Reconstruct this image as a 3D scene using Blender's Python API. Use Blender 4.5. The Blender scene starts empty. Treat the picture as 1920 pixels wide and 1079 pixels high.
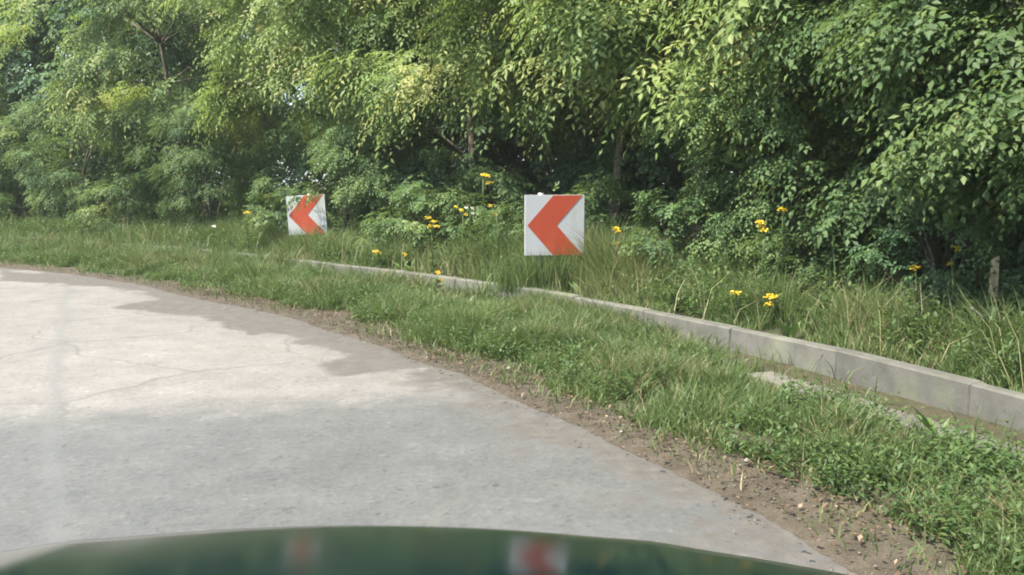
import bpy, math, random
import numpy as np
from mathutils import Vector, Matrix

# ---------------------------------------------------------------- camera, sky, sun, exposure
sc = bpy.context.scene
C = sc.collection
CAM_H = 1.30
PITCH = 6.8
cam_d = bpy.data.cameras.new('camera'); cam = bpy.data.objects.new('camera', cam_d); C.objects.link(cam)
cam.location = (0, 0, CAM_H)
cam.rotation_euler = (math.radians(90 - PITCH), 0, 0)
cam_d.angle = math.radians(60); cam_d.clip_start = 0.05; cam_d.clip_end = 1500
sc.camera = cam

SUN_DIR = Vector((-0.50, -0.32, 0.95)).normalized()       # towards the sun: high, from the left
elev = math.asin(SUN_DIR.z); azim = math.atan2(SUN_DIR.x, SUN_DIR.y)
w = bpy.data.worlds.new('World'); sc.world = w; w.use_nodes = True
nt = w.node_tree; nt.nodes.clear()
sky = nt.nodes.new('ShaderNodeTexSky'); sky.sky_type = 'NISHITA'; sky.sun_disc = False
sky.sun_elevation = elev; sky.sun_rotation = azim; sky.dust_density = 2.5; sky.air_density = 1.0
bg = nt.nodes.new('ShaderNodeBackground'); bg.inputs['Strength'].default_value = 0.15
wo = nt.nodes.new('ShaderNodeOutputWorld')
nt.links.new(sky.outputs[0], bg.inputs[0]); nt.links.new(bg.outputs[0], wo.inputs[0])
sd = bpy.data.lights.new('sun', 'SUN'); so = bpy.data.objects.new('sun', sd); C.objects.link(so)
sd.energy = 4.2; sd.angle = math.radians(0.53); sd.color = (1.0, 0.93, 0.80)
so.rotation_euler = (-SUN_DIR).to_track_quat('-Z', 'Y').to_euler()
so.location = (-8, 0, 14)
sc.view_settings.view_transform = 'Standard'; sc.view_settings.look = 'None'
sc.view_settings.gamma = 1.0; sc.view_settings.use_curve_mapping = False
sc.view_settings.exposure = 1.6
sc.cycles.max_bounces = 8; sc.cycles.diffuse_bounces = 4; sc.cycles.transmission_bounces = 6
sc.cycles.glossy_bounces = 3
sc.cycles.filter_width = 1.9

rng = np.random.default_rng(7)
random.seed(7)

# ---------------------------------------------------------------- helpers
F = 960 / math.tan(math.radians(30))
def ray(px, py):
    v = Vector(((px - 960) / F, -(py - 539.5) / F, -1))
    return Matrix.Rotation(math.radians(90 - PITCH), 3, 'X') @ v
def at(px, py, z=0.0):
    r = ray(px, py); t = (z - CAM_H) / r.z
    return Vector((r.x * t, r.y * t, z))
def at_depth(px, py, d):
    r = ray(px, py); t = d / r.y
    return Vector((r.x * t, d, CAM_H + r.z * t))

def norm(a): return a / np.maximum(np.linalg.norm(a, axis=-1, keepdims=True), 1e-9)

def hash2(ix, iy, seed):
    h = (ix.astype(np.int64) * 374761393 + iy.astype(np.int64) * 668265263 + seed * 982451653) & 0x7fffffff
    h = ((h ^ (h >> 13)) * 1274126177) & 0x7fffffff
    return ((h ^ (h >> 16)) & 0xffff) / 65535.0
def vnoise(x, y, f=1.0, seed=0):
    x = np.asarray(x, float) * f + 1000; y = np.asarray(y, float) * f + 1000
    ix = np.floor(x); iy = np.floor(y); fx = x - ix; fy = y - iy
    fx = fx * fx * (3 - 2 * fx); fy = fy * fy * (3 - 2 * fy)
    a = hash2(ix, iy, seed); b = hash2(ix + 1, iy, seed); c = hash2(ix, iy + 1, seed); d = hash2(ix + 1, iy + 1, seed)
    return (a * (1 - fx) + b * fx) * (1 - fy) + (c * (1 - fx) + d * fx) * fy
def fbm(x, y, f=1.0, seed=0):
    return vnoise(x, y, f, seed) * .55 + vnoise(x, y, f * 2.1, seed + 5) * .3 + vnoise(x, y, f * 4.3, seed + 9) * .15

def mesh_np(name, verts, tris=None, quads=None, tint=None, smooth=False):
    """mesh from numpy arrays; tint is a per-vertex float attribute"""
    me = bpy.data.meshes.new(name)
    verts = np.asarray(verts, np.float32)
    me.vertices.add(len(verts)); me.vertices.foreach_set('co', verts.ravel())
    loops = []; starts = []; tot = []
    n = 0
    for arr, k in ((quads, 4), (tris, 3)):
        if arr is None or len(arr) == 0: continue
        arr = np.asarray(arr, np.int32)
        loops.append(arr.ravel()); starts.append(n + np.arange(len(arr), dtype=np.int32) * k)
        tot.append(np.full(len(arr), k, np.int32)); n += arr.size
    loops = np.concatenate(loops); starts = np.concatenate(starts); tot = np.concatenate(tot)
    me.loops.add(len(loops)); me.loops.foreach_set('vertex_index', loops)
    me.polygons.add(len(starts)); me.polygons.foreach_set('loop_start', starts)
    try: me.polygons.foreach_set('loop_total', tot)
    except Exception: pass
    if tint is not None:
        a = me.attributes.new('tint', 'FLOAT', 'POINT'); a.data.foreach_set('value', np.asarray(tint, np.float32))
    me.update(calc_edges=True)
    if smooth: me.polygons.foreach_set('use_smooth', np.ones(len(me.polygons), bool))
    me.validate()
    return me

def link(name, me, mat=None, parent=None, loc=None):
    o = bpy.data.objects.new(name, me); C.objects.link(o)
    if mat is not None and me is not None and len(me.materials) == 0: me.materials.append(mat)
    if parent is not None: o.parent = parent
    if loc is not None: o.location = loc
    return o
def tag(o, label=None, cat=None, group=None, kind=None):
    if label: o['label'] = label
    if cat: o['category'] = cat
    if group: o['group'] = group
    if kind: o['kind'] = kind
    return o
def empty(name, loc=(0, 0, 0), rz=0.0):
    o = bpy.data.objects.new(name, None); C.objects.link(o); o.location = loc; o.rotation_euler = (0, 0, rz)
    o.empty_display_size = .2
    return o

class MB:
    """collects simple solids into one mesh"""
    def __init__(s): s.v = []; s.f = []
    def add(s, vs, fs):
        b = len(s.v); s.v += [tuple(v) for v in vs]; s.f += [tuple(i + b for i in f) for f in fs]
    def box(s, x0, x1, y0, y1, z0, z1, c=0.0):
        if c <= 0:
            s.add([(x, y, z) for z in (z0, z1) for y in (y0, y1) for x in (x0, x1)],
                  [(0, 2, 3, 1), (4, 5, 7, 6), (0, 1, 5, 4), (2, 6, 7, 3), (0, 4, 6, 2), (1, 3, 7, 5)])
        else:   # chamfered all round
            P = []
            for z, i in ((z0, c), (z0 + c, 0), (z1 - c, 0), (z1, c)):
                k = c
                xa, xb, ya, yb = x0 + i, x1 - i, y0 + i, y1 - i
                P.append([(xa + k, ya, z), (xb - k, ya, z), (xb, ya + k, z), (xb, yb - k, z), (xb - k, yb, z), (xa + k, yb, z), (xa, yb - k, z), (xa, ya + k, z)])
            vs = [p for r in P for p in r]; fs = []
            for r in range(3):
                for j in range(8): fs.append((r * 8 + j, r * 8 + (j + 1) % 8, r * 8 + 8 + (j + 1) % 8, r * 8 + 8 + j))
            fs.append(tuple(range(7, -1, -1))); fs.append(tuple(range(24, 32)))
            s.add(vs, fs)
    def tube(s, pts, rad, n=6, cap=True):
        pts = [Vector(p) for p in pts]; rings = []
        if not hasattr(rad, '__len__'): rad = [rad] * len(pts)
        for i, p in enumerate(pts):
            d = (pts[min(i + 1, len(pts) - 1)] - pts[max(i - 1, 0)]).normalized()
            a = d.cross(Vector((0.31, 0.95, 0.05)));
            if a.length < .05: a = d.cross(Vector((1, 0, 0)))
            a.normalize(); b = d.cross(a)
            rings.append([p + (a * math.cos(2 * math.pi * k / n) + b * math.sin(2 * math.pi * k / n)) * rad[i] for k in range(n)])
        vs = [v for r in rings for v in r]; fs = []
        for i in range(len(pts) - 1):
            for k in range(n): fs.append((i * n + k, i * n + (k + 1) % n, (i + 1) * n + (k + 1) % n, (i + 1) * n + k))
        if cap: fs.append(tuple(range(n - 1, -1, -1))); fs.append(tuple(range((len(pts) - 1) * n, len(pts) * n)))
        s.add(vs, fs)
    def build(s, name, mat, parent=None, smooth=False):
        me = bpy.data.meshes.new(name); me.from_pydata(s.v, [], s.f); me.update()
        if smooth: me.polygons.foreach_set('use_smooth', np.ones(len(me.polygons), bool))
        return link(name, me, mat, parent)

# ---------------------------------------------------------------- materials
def new_mat(name):
    m = bpy.data.materials.new(name); m.use_nodes = True
    n = m.node_tree; b = n.nodes['Principled BSDF']
    return m, n, b
def N(n, t, **kw):
    x = n.nodes.new(t)
    for k, v in kw.items(): setattr(x, k, v)
    return x
def noise_node(n, scale, detail=4, rough=.55, coord=None):
    x = N(n, 'ShaderNodeTexNoise'); x.inputs['Scale'].default_value = scale; x.inputs['Detail'].default_value = detail
    x.inputs['Roughness'].default_value = rough
    if coord is None: coord = N(n, 'ShaderNodeNewGeometry').outputs['Position']
    n.links.new(coord, x.inputs['Vector'])
    return x
def ramp(n, src, stops):
    r = N(n, 'ShaderNodeValToRGB'); e = r.color_ramp.elements
    while len(e) > 1: e.remove(e[-1])
    e[0].position = stops[0][0]; e[0].color = (*stops[0][1], 1) if len(stops[0][1]) == 3 else stops[0][1]
    for p, c in stops[1:]:
        q = e.new(p); q.color = (*c, 1)
    n.links.new(src, r.inputs[0]); return r
def mix(n, fac, a, b):
    m = N(n, 'ShaderNodeMix', data_type='RGBA')
    if hasattr(fac, 'is_linked') : n.links.new(fac, m.inputs['Factor'])
    else: m.inputs['Factor'].default_value = fac
    for s, v in (('A', a), ('B', b)):
        i = [q for q in m.inputs if q.name == s and q.type == 'RGBA'][0]
        if isinstance(v, tuple): i.default_value = (*v, 1)
        else: n.links.new(v, i)
    return [q for q in m.outputs if q.type == 'RGBA'][0]
def bump(n, b, h, strength=.5, dist=.01):
    x = N(n, 'ShaderNodeBump'); x.inputs['Strength'].default_value = strength; x.inputs['Distance'].default_value = dist
    n.links.new(h, x.inputs['Height']); n.links.new(x.outputs[0], b.inputs['Normal'])
def grey(v): return (v, v, v)

def leaf_mat(name, stops, under=None, trans=.35, rough=.5, trans_col=(.16, .26, .03), spec=.35):
    """foliage: colour varies leaf by leaf (tint attribute), light passes through"""
    m, n, b = new_mat(name)
    a = N(n, 'ShaderNodeAttribute', attribute_name='tint')
    r = ramp(n, a.outputs['Fac'], stops)
    col = r.outputs[0]
    oi = N(n, 'ShaderNodeObjectInfo')
    hs = N(n, 'ShaderNodeHueSaturation')
    mp = N(n, 'ShaderNodeMapRange'); mp.inputs['To Min'].default_value = .85; mp.inputs['To Max'].default_value = 1.2
    n.links.new(oi.outputs['Random'], mp.inputs[0]); n.links.new(mp.outputs[0], hs.inputs['Value'])
    n.links.new(col, hs.inputs['Color']); col = hs.outputs[0]
    if under:
        g = N(n, 'ShaderNodeNewGeometry')
        col = mix(n, g.outputs['Backfacing'], col, under)
    n.links.new(col, b.inputs['Base Color']); b.inputs['Roughness'].default_value = rough
    b.inputs['Specular IOR Level'].default_value = spec
    t = N(n, 'ShaderNodeBsdfTranslucent')
    tc = mix(n, .45, r.outputs[0], trans_col)
    n.links.new(tc, t.inputs['Color'])
    ms = N(n, 'ShaderNodeMixShader'); ms.inputs[0].default_value = trans
    n.links.new(b.outputs[0], ms.inputs[1]); n.links.new(t.outputs[0], ms.inputs[2])
    n.links.new(ms.outputs[0], n.nodes['Material Output'].inputs['Surface'])
    return m

M = {}
M['locust'] = leaf_mat('locust_leaf', [(0, (.06, .115, .040)), (.38, (.118, .19, .055)), (.68, (.195, .26, .075)), (1, (.34, .35, .12))], under=(.20, .24, .13), trans=.45, trans_col=(.30, .38, .06), spec=.3)
M['hazel'] = leaf_mat('broad_leaf', [(0, (.05, .098, .042)), (.5, (.09, .152, .055)), (.85, (.145, .205, .066)), (1, (.23, .25, .09))], under=(.12, .17, .09), trans=.42, spec=.22, trans_col=(.22, .30, .05))
M['dusky'] = leaf_mat('dusky_leaf', [(0, (.05, .10, .055)), (.6, (.08, .145, .066)), (1, (.13, .19, .075))], under=(.12, .175, .105), trans=.45, spec=.2)
M['grass'] = leaf_mat('grass_blade', [(0, (.046, .078, .026)), (.45, (.082, .125, .040)), (.8, (.125, .165, .055)), (.93, (.18, .175, .085)), (1, (.26, .22, .125))], trans=.35, rough=.55)
M['straw'] = leaf_mat('dry_stalk', [(0, (.13, .15, .06)), (.6, (.21, .20, .105)), (1, (.31, .28, .17))], trans=.2, trans_col=(.3, .25, .1))
M['weed'] = leaf_mat('weed_leaf', [(0, (.040, .078, .027)), (.6, (.072, .125, .040)), (1, (.12, .165, .055))], under=(.08, .13, .06), trans=.3)
M['litter'] = leaf_mat('dry_leaf', [(0, (.06, .042, .026)), (.5, (.105, .074, .048)), (.85, (.16, .112, .075)), (1, (.24, .19, .13))], trans=.1, trans_col=(.3, .15, .05))
M['yellow'] = leaf_mat('yellow_petal', [(0, (.46, .30, .008)), (1, (.66, .50, .03))], trans=.25, trans_col=(.8, .6, .02))
M['orange'] = leaf_mat('orange_petal', [(0, (.60, .28, .01)), (1, (.75, .42, .02))], trans=.25, trans_col=(.8, .5, .02))
M['white_petal'] = leaf_mat('white_petal', [(0, (.6, .6, .5)), (1, (.75, .75, .66))], trans=.25, trans_col=(.7, .7, .6))

def bark(name, a, b2):
    m, n, b = new_mat(name)
    x = noise_node(n, 14, 5); r = ramp(n, x.outputs[0], [(.35, a), (.65, b2)])
    n.links.new(r.outputs[0], b.inputs['Base Color']); b.inputs['Roughness'].default_value = .9
    bump(n, b, x.outputs[0], .8, .02); return m
M['bark'] = bark('bark', (.05, .04, .03), (.13, .11, .085))
M['stem'] = bark('green_stem', (.05, .085, .03), (.10, .12, .05))
M['stake'] = bark('weathered_wood', (.27, .22, .13), (.48, .42, .28))

def asphalt():
    m, n, b = new_mat('asphalt')
    g = N(n, 'ShaderNodeNewGeometry'); pos = g.outputs['Position']
    sep = N(n, 'ShaderNodeSeparateXYZ'); n.links.new(pos, sep.inputs[0])
    big = noise_node(n, .55, 4, .6, pos); mid = noise_node(n, 3.2, 5, .6, pos); fine = noise_node(n, 120, 3, .7, pos)
    # two tones: cooler grey near the car, easing into paler, warmer asphalt ahead
    def math_(op, a, b_):
        q = N(n, 'ShaderNodeMath', operation=op)
        for i, v in enumerate((a, b_)):
            if isinstance(v, (int, float)): q.inputs[i].default_value = v
            else: n.links.new(v, q.inputs[i])
        return q.outputs[0]
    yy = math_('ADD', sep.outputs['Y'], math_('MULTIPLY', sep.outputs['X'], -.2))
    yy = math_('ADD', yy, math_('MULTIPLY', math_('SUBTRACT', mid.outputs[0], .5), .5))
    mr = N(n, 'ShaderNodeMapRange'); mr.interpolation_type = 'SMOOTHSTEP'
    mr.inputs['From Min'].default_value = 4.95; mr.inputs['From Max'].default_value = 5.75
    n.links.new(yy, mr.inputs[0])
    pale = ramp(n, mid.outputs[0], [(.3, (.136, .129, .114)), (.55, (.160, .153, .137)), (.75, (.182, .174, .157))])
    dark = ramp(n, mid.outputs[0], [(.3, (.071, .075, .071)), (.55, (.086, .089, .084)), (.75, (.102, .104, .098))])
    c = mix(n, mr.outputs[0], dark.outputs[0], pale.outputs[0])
    bigr = ramp(n, big.outputs[0], [(.3, grey(.82)), (.7, grey(1.08))])
    mm = N(n, 'ShaderNodeMix', data_type='RGBA', blend_type='MULTIPLY'); mm.inputs['Factor'].default_value = 1
    ca = [q for q in mm.inputs if q.type == 'RGBA']
    n.links.new(c, ca[0]); n.links.new(bigr.outputs[0], ca[1]); c = [q for q in mm.outputs if q.type == 'RGBA'][0]
    # aggregate: single dark and pale stones
    vo = N(n, 'ShaderNodeTexVoronoi'); vo.inputs['Scale'].default_value = 42; n.links.new(pos, vo.inputs['Vector'])
    vr = ramp(n, vo.outputs['Color'], [(0, grey(.45)), (.14, grey(.9)), (.5, grey(1.0)), (.86, grey(1.06)), (1, grey(1.5))])
    m2 = N(n, 'ShaderNodeMix', data_type='RGBA', blend_type='MULTIPLY'); m2.inputs['Factor'].default_value = .8
    ca = [q for q in m2.inputs if q.type == 'RGBA']
    n.links.new(c, ca[0]); n.links.new(vr.outputs[0], ca[1]); c = [q for q in m2.outputs if q.type == 'RGBA'][0]
    sp = noise_node(n, 26, 6, .75, pos); spr = ramp(n, sp.outputs[0], [(.3, grey(.70)), (.45, grey(.95)), (.58, grey(1.03)), (.72, grey(1.28))])
    m3 = N(n, 'ShaderNodeMix', data_type='RGBA', blend_type='MULTIPLY'); m3.inputs['Factor'].default_value = 1
    ca = [q for q in m3.inputs if q.type == 'RGBA']
    n.links.new(c, ca[0]); n.links.new(spr.outputs[0], ca[1]); c = [q for q in m3.outputs if q.type == 'RGBA'][0]
    # dark tar spots and lost stones
    vs = N(n, 'ShaderNodeTexVoronoi'); vs.inputs['Scale'].default_value = 3.6; n.links.new(pos, vs.inputs['Vector'])
    vsr = ramp(n, vs.outputs['Distance'], [(0, grey(.75)), (.045, grey(.55)), (.075, grey(0))])
    c = mix(n, vsr.outputs[0], c, (.05, .052, .048))
    # tar seam running away from the car and wandering hairline cracks
    sx = math_('ADD', sep.outputs['X'], math_('MULTIPLY', sep.outputs['Y'], .49))
    sx = math_('ADD', sx, math_('MULTIPLY', math_('SUBTRACT', big.outputs[0], .5), .5))
    sx = math_('ABSOLUTE', math_('ADD', sx, .16), 0)
    seam = ramp(n, sx, [(0.0, grey(1)), (.03, grey(.75)), (.095, grey(0))])
    seamf = math_('MULTIPLY', seam.outputs[0], mid.outputs[0])
    c = mix(n, seamf, c, (.10, .105, .10))
    v2 = N(n, 'ShaderNodeTexVoronoi', feature='DISTANCE_TO_EDGE'); v2.inputs['Scale'].default_value = .7
    wv = N(n, 'ShaderNodeVectorMath', operation='ADD'); n.links.new(pos, wv.inputs[0]); n.links.new(big.outputs['Color'], wv.inputs[1]); n.links.new(wv.outputs[0], v2.inputs['Vector'])
    cr = ramp(n, v2.outputs['Distance'], [(0, grey(.8)), (.010, grey(.35)), (.020, grey(0))])
    crf = math_('MULTIPLY', cr.outputs[0], math_('GREATER_THAN', big.outputs[0], .47))
    c = mix(n, crf, c, (.09, .09, .08))
    du = N(n, 'ShaderNodeAttribute', attribute_name='tint')
    dn = noise_node(n, 9, 6, .7, pos)
    dcol = ramp(n, dn.outputs[0], [(.3, (.056, .051, .043)), (.5, (.074, .068, .058)), (.7, (.10, .093, .079))])
    df = math_('MULTIPLY', du.outputs['Fac'], math_('ADD', .6, dn.outputs[0]))
    dfn = N(n, 'ShaderNodeMath', operation='MINIMUM'); n.links.new(df, dfn.inputs[0]); dfn.inputs[1].default_value = 1
    c = mix(n, dfn.outputs[0], c, dcol.outputs[0])
    n.links.new(c, b.inputs['Base Color']); b.inputs['Roughness'].default_value = .82
    hh = math_('ADD', fine.outputs[0], math_('MULTIPLY', vo.outputs['Distance'], .8))
    bump(n, b, hh, .35, .006)
    return m
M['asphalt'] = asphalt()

def soil(name, cols, scale=7, bs=.7):
    m, n, b = new_mat(name)
    x = noise_node(n, scale, 6, .65); f = noise_node(n, scale * 14, 3, .7)
    r = ramp(n, x.outputs[0], cols)
    fr = ramp(n, f.outputs[0], [(.3, grey(.7)), (.7, grey(1.2))])
    mm = N(n, 'ShaderNodeMix', data_type='RGBA', blend_type='MULTIPLY'); mm.inputs['Factor'].default_value = 1
    ca = [q for q in mm.inputs if q.type == 'RGBA']
    n.links.new(r.outputs[0], ca[0]); n.links.new(fr.outputs[0], ca[1])
    n.links.new([q for q in mm.outputs if q.type == 'RGBA'][0], b.inputs['Base Color'])
    b.inputs['Roughness'].default_value = .95; b.inputs['Specular IOR Level'].default_value = .2
    bump(n, b, f.outputs[0], bs, .015); return m
M['shoulder'] = soil('gritty_soil', [(.3, (.048, .040, .028)), (.5, (.070, .059, .042)), (.7, (.096, .083, .062))])
M['dirt'] = soil('dusty_dirt', [(.3, (.13, .122, .112)), (.5, (.155, .146, .134)), (.72, (.20, .19, .172))], 5, .45)
M['verge'] = soil('verge_soil', [(.3, (.04, .036, .022)), (.6, (.065, .06, .035)), (.8, (.095, .085, .055))])
M['wood_soil'] = soil('leaf_mould', [(.3, (.025, .028, .016)), (.6, (.045, .05, .025)), (.8, (.07, .065, .035))])
M['field'] = soil('meadow_ground', [(.3, (.05, .09, .025)), (.6, (.075, .115, .03)), (.8, (.11, .13, .045))], .5)

def concrete(name, lo, hi, moss=.5):
    m, n, b = new_mat(name)
    x = noise_node(n, 5, 6, .65); f = noise_node(n, 60, 4, .7); s = noise_node(n, 2.2, 4, .6)
    r = ramp(n, x.outputs[0], [(.3, lo), (.65, hi)])
    st = ramp(n, s.outputs[0], [(.5, grey(0)), (.68, grey(moss))])
    c = mix(n, st.outputs[0], r.outputs[0], (.13, .14, .09))
    oi = N(n, 'ShaderNodeObjectInfo'); hs = N(n, 'ShaderNodeHueSaturation')
    mp = N(n, 'ShaderNodeMapRange'); mp.inputs['To Min'].default_value = .85; mp.inputs['To Max'].default_value = 1.1
    n.links.new(oi.outputs['Random'], mp.inputs[0]); n.links.new(mp.outputs[0], hs.inputs['Value']); n.links.new(c, hs.inputs['Color'])
    n.links.new(hs.outputs[0], b.inputs['Base Color']); b.inputs['Roughness'].default_value = .9
    bump(n, b, f.outputs[0], .5, .006); return m
M['kerb'] = concrete('concrete', (.062, .063, .052), (.115, .113, .098), .9)
M['gutter'] = concrete('dirty_concrete', (.075, .072, .058), (.125, .12, .10), .85)
M['stone'] = concrete('pale_stone', (.20, .19, .165), (.30, .285, .25), 0)

def painted(name, col, rough=.45, dirt=(.3, .24, .15), amt=.35, scale=9, streak=False):
    m, n, b = new_mat(name)
    co = None
    if streak:
        mpn = N(n, 'ShaderNodeMapping'); mpn.inputs['Scale'].default_value = (1.6, 1.6, .45)
        n.links.new(N(n, 'ShaderNodeTexCoord').outputs['Object'], mpn.inputs['Vector']); co = mpn.outputs[0]
    x = noise_node(n, scale, 5, .65, co)
    r = ramp(n, x.outputs[0], [(.5, grey(0)), (.75, grey(amt))])
    n.links.new(mix(n, r.outputs[0], col, dirt), b.inputs['Base Color']); b.inputs['Roughness'].default_value = rough
    bump(n, b, x.outputs[0], .05, .004); return m
M['sign_white'] = painted('reflective_white', (.335, .35, .36), .4, (.25, .245, .20), .45, 5, True)
M['sign_red'] = painted('faded_red', (.30, .042, .015), .4, (.35, .085, .03), .6, 4, True)
M['galv'] = painted('galvanised_steel', (.33, .34, .34), .5, (.2, .17, .13), .5)
M['galv'].node_tree.nodes['Principled BSDF'].inputs['Metallic'].default_value = .5

def car_paint():
    m, n, b = new_mat('dark_car_paint')
    x = noise_node(n, 500, 2); d = noise_node(n, 3, 5)
    r = ramp(n, x.outputs[0], [(.4, (.003, .011, .013)), (.7, (.006, .018, .021))])
    rr = ramp(n, d.outputs[0], [(.35, grey(.07)), (.7, grey(.20))])
    n.links.new(r.outputs[0], b.inputs['Base Color']); n.links.new(rr.outputs[0], b.inputs['Roughness'])
    b.inputs['Metallic'].default_value = .2; b.inputs['Specular IOR Level'].default_value = .4; b.inputs['Coat Weight'].default_value = .22; b.inputs['Coat Roughness'].default_value = .12
    return m
M['paint'] = car_paint()
M['rubber'] = painted('rubber', (.02, .02, .02), .8, (.08, .07, .06), .4)
M['plastic'] = painted('black_plastic', (.018, .018, .018), .55, (.06, .055, .05), .3)
M['alloy'] = painted('alloy', (.45, .45, .46), .35, (.2, .18, .15), .3); M['alloy'].node_tree.nodes['Principled BSDF'].inputs['Metallic'].default_value = .9
def lens():
    m, n, b = new_mat('headlight_lens'); b.inputs['Base Color'].default_value = (.8, .82, .84, 1)
    x = noise_node(n, 30, 2); r = ramp(n, x.outputs[0], [(.4, grey(.08)), (.7, grey(.16))]); n.links.new(r.outputs[0], b.inputs['Roughness'])
    b.inputs['Metallic'].default_value = .6; return m
M['lens'] = lens()

# ---------------------------------------------------------------- the lie of the land: road edge E, kerb K
PE = [(2.6, -15), (2.8, -6), (2.6, -2), (2.1, 1), (1.43, 3), (1.0, 4.0), (.45, 5.1), (-.1, 6.1), (-.76, 7.05), (-1.88, 8.6), (-3.15, 9.95), (-5.3, 12.1), (-8, 13.9), (-12, 15.2), (-20, 16.5), (-40, 17)]
PK = [(4.2, -15), (4.3, -6), (4.15, -1), (3.6, 1.8), (2.84, 3.66), (2.42, 4.71), (1.95, 5.85), (1.3, 7.0), (.50, 8.3), (-.6, 9.75), (-2.2, 11.4), (-4.5, 13.6), (-7.9, 16.1), (-12, 17.9), (-20, 19), (-40, 19.5)]
def catmull(P, u):
    P = np.array([P[0]] + P + [P[-1]], float); P[0] = 2 * P[1] - P[2]; P[-1] = 2 * P[-2] - P[-3]
    u = np.clip(np.asarray(u, float), 0, len(P) - 3 - 1e-6); i = np.floor(u).astype(int); t = (u - i)[..., None]
    a, b, c, d = P[i], P[i + 1], P[i + 2], P[i + 3]
    return .5 * (2 * b + (c - a) * t + (2 * a - 5 * b + 4 * c - d) * t ** 2 + (3 * b - 3 * c + d - a) * t ** 3)
def Ept(u): return catmull(PE, u)
def Kpt(u): return catmull(PK, u)
def Dir(u): return norm(Kpt(u) - Ept(u))
def Wid(u): return np.linalg.norm(Kpt(u) - Ept(u), axis=-1)
def bank_z(x, y, w):
    return .17 + .035 * np.clip(w, 0, 4) + .05 * np.clip(w - 2, 0, 20) * .5 + .05 * (fbm(x, y, 1.3, 3) - .5)
def verge_z(x, y, f):
    return .022 + .05 * f + .035 * (fbm(x, y, 2.2, 4) - .5) * np.clip(f * 5, 0, 1)

def strip(name, us, offs, posfn, mat, kind='structure', tintfn=None):
    U, O = np.meshgrid(us, offs, indexing='ij')
    v = posfn(U.ravel(), O.ravel())
    nu, no = U.shape; idx = np.arange(nu * no).reshape(nu, no)
    q = np.stack([idx[:-1, :-1], idx[:-1, 1:], idx[1:, 1:], idx[1:, :-1]], -1).reshape(-1, 4)
    me = mesh_np(name, v, quads=q, smooth=True, tint=tintfn(v, O.ravel(), U.ravel()) if tintfn else None)
    n0 = me.polygons[len(me.polygons) // 2].normal.z
    if n0 < 0: me.flip_normals()
    return tag(link(name, me, mat), kind=kind)

us = np.concatenate([np.linspace(0, 3, 25)[:-1], np.linspace(3, 13, 260)[:-1], np.linspace(13, 15, 20)])
# far ground sheet
me = bpy.data.meshes.new('ground'); S = 700
me.from_pydata([(-S, -S, -.12), (S, -S, -.12), (S, S, -.12), (-S, S, -.12)], [], [(0, 1, 2, 3)])
tag(link('ground', me, M['field']), kind='structure')
def p_road(u, o):
    p = Ept(u) + Dir(u) * o[:, None]
    return np.column_stack([p, 0.012 * (fbm(p[:, 0], p[:, 1], .5, 2) - .5) - .02 * np.clip((-o - 5.8), 0, 1)])
# dust and soil washed over the asphalt: a soft fringe along the edge and two ragged patches
def pip(x, y, P):
    c = np.zeros(len(x), bool); n = len(P)
    for i in range(n):
        a, b = P[i], P[(i + 1) % n]
        hit = ((a.y > y) != (b.y > y)) & (x < (b.x - a.x) * (y - a.y) / (b.y - a.y + 1e-9) + a.x); c ^= hit
    return c
PATCHES = [[at(*p) for p in pix] for pix in (
    [(230, 532), (330, 538), (430, 556), (560, 588), (650, 608), (800, 660), (880, 705), (840, 688), (720, 696), (628, 706), (588, 682), (655, 668), (610, 655), (540, 642), (575, 632), (500, 624), (470, 628), (420, 612), (385, 592), (330, 590), (200, 576), (300, 560)],
    [(0, 505), (30, 512), (180, 518), (290, 532), (260, 545), (200, 538), (80, 530), (0, 528)])]
def dust(v, o, u):
    x, y = v[:, 0], v[:, 1]
    k_ = np.clip((-.30 - o) / .62, 0, 1); edge = np.clip(1.25 - k_ * 1.5 + 2.6 * (fbm(x, y, 3.2, 14) - .52) * (k_ > 0) + .9 * (vnoise(x, y, 19, 15) - .5), 0, 1) * (k_ < 1) * (1 - k_ ** 3)
    dx = .16 * (fbm(x, y, 4.5, 61) - .5) + .05 * (vnoise(x, y, 16, 62) - .5); dy = .22 * (fbm(x, y, 4.5, 71) - .5) + .07 * (vnoise(x, y, 16, 72) - .5)
    m = np.zeros(len(x))
    for P in PATCHES:
        for sx, sy in ((0, 0), (.03, .03), (-.03, .03), (.03, -.03), (-.03, -.03)): m += pip(x + dx + sx, y + dy + sy, P) * .2
    m *= .98 + .5 * (fbm(x, y, 3, 81) - .5)
    return np.clip(np.maximum(edge, m), 0, 1)
us_r = np.concatenate([np.linspace(0, 3, 40)[:-1], np.linspace(3, 13, 1100)[:-1], np.linspace(13, 15, 60)])
offs_r = np.concatenate([np.linspace(-6.8, -2.6, 22)[:-1], np.linspace(-2.6, .1, 80)])
strip('road', us_r, offs_r, p_road, M['asphalt'], tintfn=dust)
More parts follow.
